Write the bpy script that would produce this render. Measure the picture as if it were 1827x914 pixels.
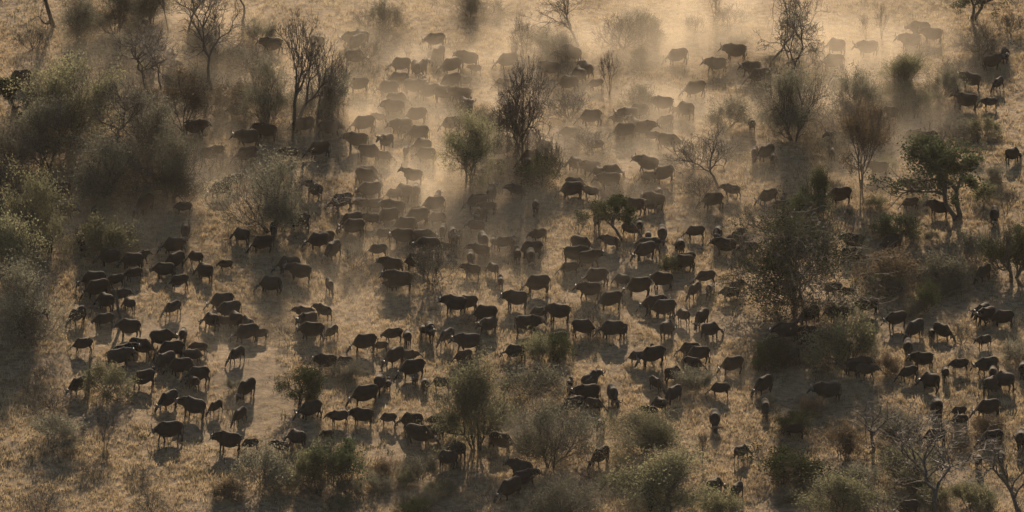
import bpy, bmesh, math, random
import numpy as np
from mathutils import Vector, Matrix

# ------------------------------------------------------------------ camera, sky, sun, exposure
for o in list(bpy.data.objects): bpy.data.objects.remove(o)
SC = bpy.context.scene
COL = SC.collection
R = math.radians
CAM_H = 233.0
PITCH = R(20.4)
LENS = 245.6
FPX = 913.5 / (18.0 / LENS)          # focal length in pixels of the 1827 px wide photograph
cd = bpy.data.cameras.new('camera'); cam = bpy.data.objects.new('camera', cd); COL.objects.link(cam)
cd.lens = LENS; cd.sensor_width = 36; cd.clip_start = 1; cd.clip_end = 9000
cam.location = (0, 0, CAM_H); cam.rotation_euler = (R(90) - PITCH, 0, 0)
SC.camera = cam
SUN_EL, SUN_AZ = R(17.0), R(0.8)     # azimuth from +Y (away from the camera) towards +X
w = bpy.data.worlds.new('World'); SC.world = w; w.use_nodes = True
nt = w.node_tree; bg = nt.nodes['Background']
sky = nt.nodes.new('ShaderNodeTexSky'); sky.sky_type = 'NISHITA'; sky.sun_disc = False
sky.sun_elevation = SUN_EL; sky.sun_rotation = SUN_AZ; sky.dust_density = 0.8; sky.air_density = 1.0
nt.links.new(sky.outputs[0], bg.inputs[0]); bg.inputs[1].default_value = 0.06
sd = bpy.data.lights.new('sun', 'SUN'); sun = bpy.data.objects.new('sun', sd); COL.objects.link(sun)
sd.energy = 5.0; sd.angle = R(0.6); sd.color = (1.0, 0.77, 0.53)
sdir = Vector((math.sin(SUN_AZ) * math.cos(SUN_EL), math.cos(SUN_AZ) * math.cos(SUN_EL), math.sin(SUN_EL)))
sun.rotation_euler = sdir.to_track_quat('Z', 'Y').to_euler()
SC.view_settings.view_transform = 'Standard'; SC.view_settings.look = 'None'
SC.view_settings.exposure = 0.66; SC.view_settings.gamma = 1; SC.view_settings.use_curve_mapping = False
cy = SC.cycles
cy.use_denoising = True
cy.max_bounces = 6; cy.diffuse_bounces = 2; cy.glossy_bounces = 2; cy.transmission_bounces = 2
cy.volume_bounces = 1; cy.transparent_max_bounces = 8
cy.sample_clamp_indirect = 4

rng = np.random.default_rng(7)
prnd = random.Random(11)

# ------------------------------------------------------------------ helpers
def hgt(x, y):
    x = np.asarray(x, float); y = np.asarray(y, float)
    f = np.clip((180 - np.abs(x)) / 60, 0, 1) * np.clip((190 - np.abs(y - 640)) / 60, 0, 1)
    h = (0.16 * np.sin(x * .21 + 1.3 * np.sin(y * .09)) * np.sin(y * .17 + .6)
         + 0.10 * np.sin(x * .47 + y * .23 + 2) + 0.07 * np.sin(y * .61 - x * .31)
         + 0.035 * np.sin(x * 1.7 + 2 * np.sin(y * .8)) * np.sin(y * 1.9 + 1.1 * np.sin(x * .6)))
    return h * f

FW = Vector((0, math.cos(PITCH), -math.sin(PITCH))); UP = Vector((0, math.sin(PITCH), math.cos(PITCH)))
def at(u, v, z=0.0):
    """world point at height z above the ground seen at photo pixel (u, v)"""
    d = FW + Vector((1, 0, 0)) * ((u - 913.5) / FPX) + UP * ((457 - v) / FPX)
    zz = z
    for _ in range(3):
        t = (CAM_H - zz) / -d.z
        p = Vector((0, 0, CAM_H)) + d * t
        zz = z + float(hgt(p.x, p.y))
    return p
def pxm(p):
    """photo pixels per metre at a point"""
    return FPX / (Vector(p) - Vector((0, 0, CAM_H))).dot(FW)

def mesh_from(name, V, F, mat, smooth=False):
    me = bpy.data.meshes.new(name)
    V = np.asarray(V, np.float32).reshape(-1, 3)
    F = np.asarray(F, np.int32)
    k = F.shape[1]
    me.vertices.add(len(V)); me.vertices.foreach_set('co', V.ravel())
    me.loops.add(F.size); me.loops.foreach_set('vertex_index', F.ravel())
    me.polygons.add(len(F)); me.polygons.foreach_set('loop_start', np.arange(0, F.size, k, dtype=np.int32))
    me.polygons.foreach_set('loop_total', np.full(len(F), k, np.int32))
    if smooth: me.polygons.foreach_set('use_smooth', np.ones(len(F), bool))
    me.update(calc_edges=True)
    if mat: me.materials.append(mat)
    return me
def link(name, me, parent=None):
    o = bpy.data.objects.new(name, me); COL.objects.link(o)
    if parent is not None: o.parent = parent
    return o
def tag(o, label, cat=None, group=None, kind=None):
    if label: o['label'] = label
    if cat: o['category'] = cat
    if group: o['group'] = group
    if kind: o['kind'] = kind
    return o

def tubes(P0, P1, R0, R1, k):
    P0, P1 = np.asarray(P0, float), np.asarray(P1, float)
    R0, R1 = np.asarray(R0, float)[:, None], np.asarray(R1, float)[:, None]
    d = P1 - P0; d /= np.linalg.norm(d, axis=1, keepdims=True) + 1e-9
    a = np.where(np.abs(d[:, 2:3]) > .9, np.array([[1., 0, 0]]), np.array([[0, 0, 1.]]))
    u = np.cross(d, a); u /= np.linalg.norm(u, axis=1, keepdims=True) + 1e-9
    v = np.cross(d, u)
    n = len(P0); V = np.zeros((n, 2 * k, 3))
    for i in range(k):
        c, s = math.cos(2 * math.pi * i / k), math.sin(2 * math.pi * i / k)
        V[:, i] = P0 + (u * c + v * s) * R0
        V[:, k + i] = P1 + (u * c + v * s) * R1
    base = (np.arange(n) * 2 * k)[:, None]
    F = [base + np.array([[i, (i + 1) % k, k + (i + 1) % k, k + i]]) for i in range(k)]
    return V.reshape(-1, 3), np.concatenate(F)

# ------------------------------------------------------------------ materials
def newmat(name):
    m = bpy.data.materials.new(name); m.use_nodes = True
    n = m.node_tree; n.nodes.clear()
    out = n.nodes.new('ShaderNodeOutputMaterial')
    return m, n, out
def ramp_noise(n, scale, stops, detail=6, rough=.6, coords='Object', dist=0.0):
    tc = n.nodes.new('ShaderNodeTexCoord'); no = n.nodes.new('ShaderNodeTexNoise')
    no.inputs['Scale'].default_value = scale; no.inputs['Detail'].default_value = detail
    no.inputs['Roughness'].default_value = rough; no.inputs['Distortion'].default_value = dist
    n.links.new(tc.outputs[coords], no.inputs['Vector'])
    cr = n.nodes.new('ShaderNodeValToRGB'); n.links.new(no.outputs['Fac'], cr.inputs[0])
    e = cr.color_ramp.elements
    while len(e) > 1: e.remove(e[-1])
    e[0].position = stops[0][0]; e[0].color = (*stops[0][1], 1)
    for p, c in stops[1:]:
        q = e.new(p); q.color = (*c, 1)
    return cr, no
def leafmat(name, c1, c2, trans=.45, scale=.6, rnd=.25):
    m, n, out = newmat(name)
    cr, _ = ramp_noise(n, scale, [(.35, c1), (.65, c2)], 3)
    oi = n.nodes.new('ShaderNodeObjectInfo')
    hs = n.nodes.new('ShaderNodeHueSaturation')
    mr = n.nodes.new('ShaderNodeMapRange'); mr.inputs[3].default_value = 1 - rnd; mr.inputs[4].default_value = 1 + rnd
    n.links.new(oi.outputs['Random'], mr.inputs[0]); n.links.new(mr.outputs[0], hs.inputs['Value'])
    n.links.new(cr.outputs[0], hs.inputs['Color'])
    di = n.nodes.new('ShaderNodeBsdfDiffuse'); tr = n.nodes.new('ShaderNodeBsdfTranslucent'); mx = n.nodes.new('ShaderNodeMixShader')
    n.links.new(hs.outputs[0], di.inputs[0]); n.links.new(hs.outputs[0], tr.inputs[0])
    mx.inputs[0].default_value = trans
    n.links.new(di.outputs[0], mx.inputs[1]); n.links.new(tr.outputs[0], mx.inputs[2]); n.links.new(mx.outputs[0], out.inputs[0])
    return m
def woodmat(name, c1, c2, rough=.75):
    m, n, out = newmat(name)
    cr, no = ramp_noise(n, 3, [(.3, c1), (.7, c2)], 6)
    b = n.nodes.new('ShaderNodeBsdfPrincipled'); b.inputs['Roughness'].default_value = rough
    n.links.new(cr.outputs[0], b.inputs['Base Color']); n.links.new(b.outputs[0], out.inputs[0])
    return m
M = {}
M['straw'] = leafmat('dry_grass', (.25, .185, .105), (.60, .48, .30), .45, .8, 0)
M['weed'] = leafmat('weed_leaves', (.075, .075, .04), (.16, .14, .075), .35, .5, 0)
M['greyleaf'] = leafmat('grey_leaves', (.13, .13, .10), (.25, .245, .18), .5)
M['oliveleaf'] = leafmat('olive_leaves', (.14, .145, .085), (.29, .28, .17), .5)
M['greenleaf'] = leafmat('green_leaves', (.045, .06, .033), (.095, .115, .06), .4)
M['darkleaf'] = leafmat('dark_leaves', (.035, .05, .022), (.07, .09, .035), .3)
M['redleaf'] = leafmat('russet_leaves', (.12, .09, .06), (.20, .155, .10), .4)
M['bark'] = woodmat('bark', (.035, .03, .025), (.08, .068, .055))
M['twig'] = woodmat('twigs', (.04, .034, .029), (.09, .076, .062))
M['dead'] = woodmat('dead_wood', (.045, .04, .036), (.13, .115, .10), .7)

def ground_mat():
    m, n, out = newmat('savanna_ground')
    big, _ = ramp_noise(n, .09, [(.35, (.23, .16, .095)), (.62, (.40, .295, .165))], 8, .65, 'Object', .6)
    sm, no2 = ramp_noise(n, 1.3, [(.40, (.055, .04, .027)), (.5, (.22, .155, .085)), (.64, (.46, .34, .19))], 9, .75)
    mx = n.nodes.new('ShaderNodeMix'); mx.data_type = 'RGBA'; mx.inputs[0].default_value = .72
    n.links.new(big.outputs[0], mx.inputs[6]); n.links.new(sm.outputs[0], mx.inputs[7])
    pat, _ = ramp_noise(n, .05, [(.45, (0, 0, 0)), (.62, (1, 1, 1))], 5, .6)
    m2 = n.nodes.new('ShaderNodeMix'); m2.data_type = 'RGBA'
    n.links.new(pat.outputs[0], m2.inputs[0]); n.links.new(mx.outputs[2], m2.inputs[6]); m2.inputs[7].default_value = (.17, .125, .08, 1)
    m3 = n.nodes.new('ShaderNodeMix'); m3.data_type = 'RGBA'; m3.inputs[0].default_value = .35
    n.links.new(mx.outputs[2], m3.inputs[6]); n.links.new(m2.outputs[2], m3.inputs[7])
    b = n.nodes.new('ShaderNodeBsdfPrincipled'); b.inputs['Roughness'].default_value = .9
    b.inputs['Specular IOR Level'].default_value = .2
    n.links.new(m3.outputs[2], b.inputs['Base Color'])
    tc = n.nodes.new('ShaderNodeTexCoord'); nb = n.nodes.new('ShaderNodeTexNoise'); nb.inputs['Scale'].default_value = 3.2; nb.inputs['Detail'].default_value = 8; nb.inputs['Roughness'].default_value = .8
    n.links.new(tc.outputs['Object'], nb.inputs['Vector'])
    bp = n.nodes.new('ShaderNodeBump'); bp.inputs['Strength'].default_value = 1; bp.inputs['Distance'].default_value = .16
    n.links.new(nb.outputs['Fac'], bp.inputs['Height']); n.links.new(bp.outputs[0], b.inputs['Normal'])
    n.links.new(b.outputs[0], out.inputs[0])
    return m
M['ground'] = ground_mat()

def coat_mat(name, base, dusty):
    m, n, out = newmat(name)
    cr, _ = ramp_noise(n, 2.2, [(.40, base), (.72, dusty)], 5)
    oi = n.nodes.new('ShaderNodeObjectInfo'); hs = n.nodes.new('ShaderNodeHueSaturation')
    mr = n.nodes.new('ShaderNodeMapRange'); mr.inputs[3].default_value = .5; mr.inputs[4].default_value = 1.45
    n.links.new(oi.outputs['Random'], mr.inputs[0]); n.links.new(mr.outputs[0], hs.inputs['Value']); n.links.new(cr.outputs[0], hs.inputs['Color'])
    b = n.nodes.new('ShaderNodeBsdfPrincipled'); b.inputs['Roughness'].default_value = .8
    b.inputs['Sheen Weight'].default_value = .03; b.inputs['Sheen Roughness'].default_value = .4
    b.inputs['Specular IOR Level'].default_value = .15
    n.links.new(hs.outputs[0], b.inputs['Base Color']); n.links.new(b.outputs[0], out.inputs[0])
    return m
M['coat'] = coat_mat('buffalo_coat', (.014, .0128, .0118), (.032, .027, .0225))
M['calfcoat'] = coat_mat('calf_coat', (.024, .0195, .016), (.05, .039, .029))
M['horn'] = woodmat('horn', (.05, .045, .04), (.14, .125, .105), .35)

# ------------------------------------------------------------------ the ground sheet
def ground():
    xs = np.unique(np.concatenate([np.linspace(-4000, -130, 20), np.arange(-130, 130.1, .6), np.linspace(130, 4000, 20)]))
    ys = np.unique(np.concatenate([np.linspace(-3000, 510, 24), np.arange(510, 770.1, .6), np.linspace(770, 7000, 26)]))
    X, Y = np.meshgrid(xs, ys); Z = hgt(X, Y)
    V = np.stack([X, Y, Z], -1).reshape(-1, 3)
    nx, ny = len(xs), len(ys)
    i = np.arange(ny - 1)[:, None] * nx + np.arange(nx - 1)[None]
    i = i.reshape(-1, 1)
    F = np.concatenate([i, i + 1, i + nx + 1, i + nx], 1)
    g = link('ground', mesh_from('ground', V, F, M['ground'], True))
    tag(g, 'dry sunlit savanna ground of straw grass and bare soil', 'ground', kind='structure')
ground()

# ------------------------------------------------------------------ grass and low weeds (nobody could count them)
def noise2(x, y, s, seed):
    r = np.random.default_rng(seed); v = np.zeros_like(x)
    for k in range(7):
        a = r.uniform(0, 2 * math.pi); f = s * r.uniform(.6, 2.2)
        v += np.sin((x * math.cos(a) + y * math.sin(a)) * f + r.uniform(0, 6) + 1.5 * np.sin((x * math.sin(a) - y * math.cos(a)) * f * .6))
    return v / 7
def scatter_blades(name, n, nb, hmin, hmax, wid, spread, mat, thr, seed, s, tilt=.5):
    r = np.random.default_rng(seed)
    y = r.uniform(535, 745, n); half = .0733 * np.hypot(y, CAM_H) + 6
    x = r.uniform(-1, 1, n) * half
    keep = noise2(x, y, s, seed) + .7 * noise2(x, y, .13, seed + 9) + r.normal(0, .22, n) > thr
    x, y = x[keep], y[keep]; n = len(x)
    sz = r.uniform(.6, 1.25, n)
    x = np.repeat(x, nb); y = np.repeat(y, nb); sz = np.repeat(sz, nb); N = len(x)
    bx = x + r.normal(0, spread, N) * sz; by = y + r.normal(0, spread, N) * sz; bz = hgt(bx, by) - .02
    a = r.uniform(0, 2 * math.pi, N); h = r.uniform(hmin, hmax, N) * sz; t = np.abs(r.normal(0, tilt, N))
    la = r.uniform(0, 2 * math.pi, N)
    tip = np.stack([bx + np.cos(la) * h * np.sin(t), by + np.sin(la) * h * np.sin(t), bz + h * np.cos(t)], 1)
    B = np.stack([bx, by, bz], 1); wv = np.stack([np.cos(a), np.sin(a), np.zeros(N)], 1) * wid * sz[:, None]
    mid = B * .45 + tip * .55 + np.array([0, 0, .03])
    V = np.stack([B - wv * .5, B + wv * .5, mid + wv * .6, tip], 1).reshape(-1, 3)
    F = np.arange(N * 4).reshape(-1, 4)
    return link(name, mesh_from(name, V, F, mat))
g = scatter_blades('dry_grass', 150000, 8, .14, .46, .036, .15, M['straw'], -.25, 3, .45, .65)
tag(g, 'straw coloured dry grass tufts covering the open ground', 'grass', kind='stuff')
g = scatter_blades('undergrowth', 17000, 11, .15, .55, .05, .25, M['weed'], .10, 5, .17, .8)
tag(g, 'low dark grey green weeds growing in patches between grass', 'undergrowth', kind='stuff')

# ------------------------------------------------------------------ plants
def unit(v): return v / (np.linalg.norm(v) + 1e-9)
def grow(r, pos, d, length, rad, lev, P, S):
    steps = P['steps'][lev] if lev < len(P['steps']) else 2
    p = pos
    for i in range(steps):
        d = unit(d + r.normal(0, P['wob'], 3) + np.array([0, 0, P['up'] if lev else 0]) + np.array([0, 0, -P['droop'] * max(0, lev - 1)]))
        q = p + d * length / steps
        r0 = rad * (1 - .35 * i / steps); r1 = rad * (1 - .35 * (i + 1) / steps)
        S.append((p, q, r0, r1, lev))
        p = q
        if lev < P['lv'] and i < steps - 1 and lev >= P['side0'] and r.random() < P['side']:
            dd = unit(unit(r.normal(0, 1, 3)) * P['ang'] * 1.2 + d * .8)
            grow(r, p, dd, length * P['ratio'] * r.uniform(.6, .95), r1 * .6, lev + 1, P, S)
    if lev < P['lv']:
        n = P['fork'][min(lev, len(P['fork']) - 1)]
        a0 = r.uniform(0, 6.28)
        u = unit(np.cross(d, r.normal(0, 1, 3))); v = np.cross(d, u)
        for k in range(n):
            a = a0 + 2 * math.pi * k / n + r.normal(0, .3)
            dd = unit(d + (u * math.cos(a) + v * math.sin(a)) * P['ang'] * r.uniform(.7, 1.25))
            grow(r, p, dd, length * P['ratio'] * r.uniform(.8, 1.15), rad * .62, lev + 1, P, S)

DEF = dict(steps=[4, 3, 3, 2, 2, 2], wob=.16, up=.06, droop=0, lv=5, side0=1, side=.6, ang=.62, ratio=.72, fork=[3, 3, 2, 2, 2])
def plant(name, seed, H, W, stems=1, splay=0., rad=.12, leaves=0, lsize=.07, lspread=.12, leafmat_=None, twig='twig', trunk='bark', twig_r=1., len0=None, lean=0., keep=None, **kw):
    """returns (trunk mesh, crown mesh, height, width): a plant W x H metres, its base at the origin"""
    r = np.random.default_rng(seed); P = dict(DEF); P.update(kw); S = []
    for k in range(stems):
        a = 2 * math.pi * k / stems + r.normal(0, .3)
        sp = splay * r.uniform(.35, 1.15) if stems > 1 else 0
        d = unit(np.array([math.cos(a) * sp + lean, math.sin(a) * sp, 1.]))
        b = np.array([math.cos(a), math.sin(a), 0]) * rad * (1.0 if stems > 1 else 0) + np.array([0, 0, -.15])
        grow(r, b, d, (len0 or .32 * H) * r.uniform(.85, 1.15), rad * (1 if stems < 3 else .6), 0, P, S)
    P0 = np.array([s[0] for s in S]); P1 = np.array([s[1] for s in S]); R0 = np.array([s[2] for s in S]); R1 = np.array([s[3] for s in S]); L = np.array([s[4] for s in S])
    top = np.percentile(P1[:, 2], 99.7); c = np.median(P1[:, :2], 0) * (0 if stems > 1 else 1)
    wd = np.percentile(np.abs(P1[:, :2] - np.median(P1[:, :2], 0)), 98) * 2
    sc = np.array([W / wd, W / wd, H / top])
    P0 = P0 * sc; P1 = P1 * sc
    low = (P1[:, 2] > .03) | (L == 0)
    P0, P1, R0, R1, L = P0[low], P1[low], R0[low], R1[low], L[low]
    thick = L <= (2 if stems == 1 else 1)
    V, F = tubes(P0[thick], P1[thick], R0[thick], R1[thick], 6)
    tm = mesh_from('trunk', V, F, M[trunk], True)
    t = ~thick
    rr0 = np.maximum(R0[t], .007 * twig_r); rr1 = np.maximum(R1[t] * .8, .005 * twig_r)
    V, F = tubes(P0[t], P1[t], rr0, rr1, 3)
    cm_V, cm_F, mats = [V], [F], [np.zeros(len(F), int)]
    if leaves:
        tips = np.where(L >= P['lv'] - 1)[0]
        q = P1[tips] / max(H, 1) * 9
        w_ = np.sin(q[:, 0] * 1.1 + 1.4 * np.sin(q[:, 2] * .9 + seed)) + np.sin(q[:, 1] * 1.2 + seed) + np.sin(q[:, 2] * 1.5 + q[:, 0] * .7 + seed * 2)
        w_ = np.clip(w_ + .9, .06, 2.5) ** 1.5
        idx = r.choice(tips, leaves, p=w_ / w_.sum())
        f = r.random((leaves, 1))
        C = P0[idx] * (1 - f) + P1[idx] * f + r.normal(0, lspread, (leaves, 3))
        C[:, 2] = np.maximum(C[:, 2], .06)
        a = r.normal(0, 1, (leaves, 3)); a /= np.linalg.norm(a, axis=1, keepdims=True)
        b = np.cross(a, r.normal(0, 1, (leaves, 3))); b /= np.linalg.norm(b, axis=1, keepdims=True)
        s = lsize * r.uniform(.6, 1.4, (leaves, 1))
        V2 = np.stack([C - a * s * .6, C + b * s * .35, C + a * s * .6, C - b * s * .35], 1).reshape(-1, 3)
        F2 = np.arange(leaves * 4).reshape(-1, 4) + len(V)
        cm_V.append(V2); cm_F.append(F2); mats.append(np.ones(len(F2), int))
    cm = mesh_from('crown', np.concatenate(cm_V), np.concatenate(cm_F), M[twig])
    if leaves:
        cm.materials.append(M[leafmat_]); cm.polygons.foreach_set('material_index', np.concatenate(mats).astype(np.int32))
    return tm, cm, H, W

PV = {}
def variants(kind, n, **kw):
    PV[kind] = [plant(kind, 100 * len(PV) + i, **kw) for i in range(n)]
# bare trees
variants('bare', 3, H=9, W=6.5, rad=.17, lv=6, ang=.6, ratio=.73, up=.05, wob=.2, len0=2.2, steps=[4, 3, 3, 3, 2, 2, 2], fork=[3, 3, 2, 2, 2, 2], side=.75, twig_r=2.4)
variants('dome', 2, H=9, W=5.6, rad=.2, lv=7, ang=.66, ratio=.8, up=.035, wob=.15, side0=0, len0=1.0, steps=[5, 3, 3, 2, 2, 2, 2, 2], fork=[4, 3, 3, 2, 2, 2, 2], side=.6, twig_r=2.3)
variants('double', 1, H=10, W=5.5, stems=2, splay=.06, rad=.19, lv=7, ang=.62, ratio=.74, up=.05, wob=.14, len0=4.2, steps=[5, 3, 3, 2, 2, 2, 2, 2], fork=[3, 3, 2, 2, 2, 2, 2], side=.6, twig_r=2.2)
variants('crooked', 2, H=8, W=6, rad=.18, lv=6, ang=.75, ratio=.74, up=.03, wob=.34, len0=2.2, steps=[4, 4, 3, 3, 2, 2, 2], fork=[3, 3, 2, 2, 2, 2], side=.7, twig_r=2.6, leaves=1800, lsize=.10, lspread=.15, leafmat_='greyleaf')
variants('deadtree', 2, H=7, W=6, rad=.20, lv=5, ang=.95, ratio=.7, up=-.01, wob=.28, len0=3.0, steps=[5, 4, 3, 3, 2, 2], fork=[2, 2, 2, 2, 2], side=.55, side0=0, twig='dead', trunk='bark', twig_r=1.6)
variants('snag', 2, H=3, W=.9, rad=.22, lv=1, ang=.5, ratio=.25, up=.0, wob=.12, len0=2.4, steps=[5, 2], fork=[2], side=.3, side0=0, twig='bark', trunk='bark')
variants('sapling', 3, H=3.4, W=1.5, stems=3, splay=.3, rad=.05, lv=4, ang=.5, ratio=.7, up=.08, len0=1.3, side=.6, twig_r=1.5)
# leafy trees
variants('thorn_tree', 1, H=8, W=8.5, rad=.2, stems=3, splay=.4, lv=6, ang=.62, ratio=.8, up=.03, wob=.24, len0=1.6, side0=0, side=.7, twig_r=2.4, leaves=13000, lsize=.12, lspread=.25, leafmat_='darkleaf')
variants('green_tree', 2, H=7, W=7, rad=.2, stems=2, splay=.45, lv=5, ang=.7, ratio=.74, up=.05, wob=.2, len0=2.8, leaves=9000, lsize=.17, lspread=.22, leafmat_='greenleaf')
variants('umbrella', 1, H=3.6, W=4.4, rad=.14, lv=5, ang=.95, ratio=.72, up=.02, wob=.22, len0=1.7, lean=-.35, leaves=5000, lsize=.15, lspread=.14, leafmat_='darkleaf')
variants('upright', 2, H=6.5, W=4.6, rad=.2, stems=2, splay=.2, lv=5, ang=.6, ratio=.8, up=.08, wob=.2, len0=1.1, side0=0, side=.7, leaves=9000, lsize=.14, lspread=.25, leafmat_='darkleaf')
variants('olive_tree', 3, H=6, W=6, rad=.15, stems=4, splay=.5, lv=5, ang=.65, ratio=.82, up=.05, wob=.18, len0=1.0, side0=0, side=.75, leaves=18000, lsize=.11, lspread=.28, leafmat_='oliveleaf')
variants('grey_tree', 3, H=7, W=6.5, rad=.14, stems=5, splay=.6, lv=5, ang=.65, ratio=.83, up=.04, wob=.2, len0=1.0, side0=0, side=.75, leaves=15000, lsize=.10, lspread=.30, leafmat_='greyleaf', twig_r=1.2)
variants('russet_tree', 2, H=6, W=4.2, rad=.1, stems=5, splay=.22, lv=5, ang=.5, ratio=.74, up=.08, wob=.2, len0=1.9, leaves=4500, lsize=.11, lspread=.2, leafmat_='redleaf', twig_r=1.3)
# bushes
B = dict(stems=9, splay=1.1, rad=.05, lv=4, ang=.6, ratio=.78, up=.06, wob=.2, side=.7, fork=[3, 2, 2, 2])
variants('grey_bush', 3, H=2.3, W=3.6, len0=.75, leaves=7000, lsize=.075, lspread=.16, leafmat_='greyleaf', **B)
variants('olive_bush', 3, H=2.2, W=3.4, len0=.75, leaves=7000, lsize=.085, lspread=.15, leafmat_='oliveleaf', **B)
variants('green_bush', 2, H=2.2, W=3.2, len0=.75, leaves=6000, lsize=.10, lspread=.14, leafmat_='greenleaf', **B)
variants('dark_bush', 2, H=2.2, W=3.4, len0=.75, leaves=6000, lsize=.09, lspread=.16, leafmat_='darkleaf', **B)
variants('russet_bush', 2, H=2.0, W=3.2, len0=.7, leaves=4500, lsize=.085, lspread=.15, leafmat_='redleaf', **B)
variants('bare_bush', 3, H=2.4, W=3.0, len0=.85, leaves=900, lsize=.06, lspread=.1, leafmat_='greyleaf', twig_r=1.6, **B)

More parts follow.
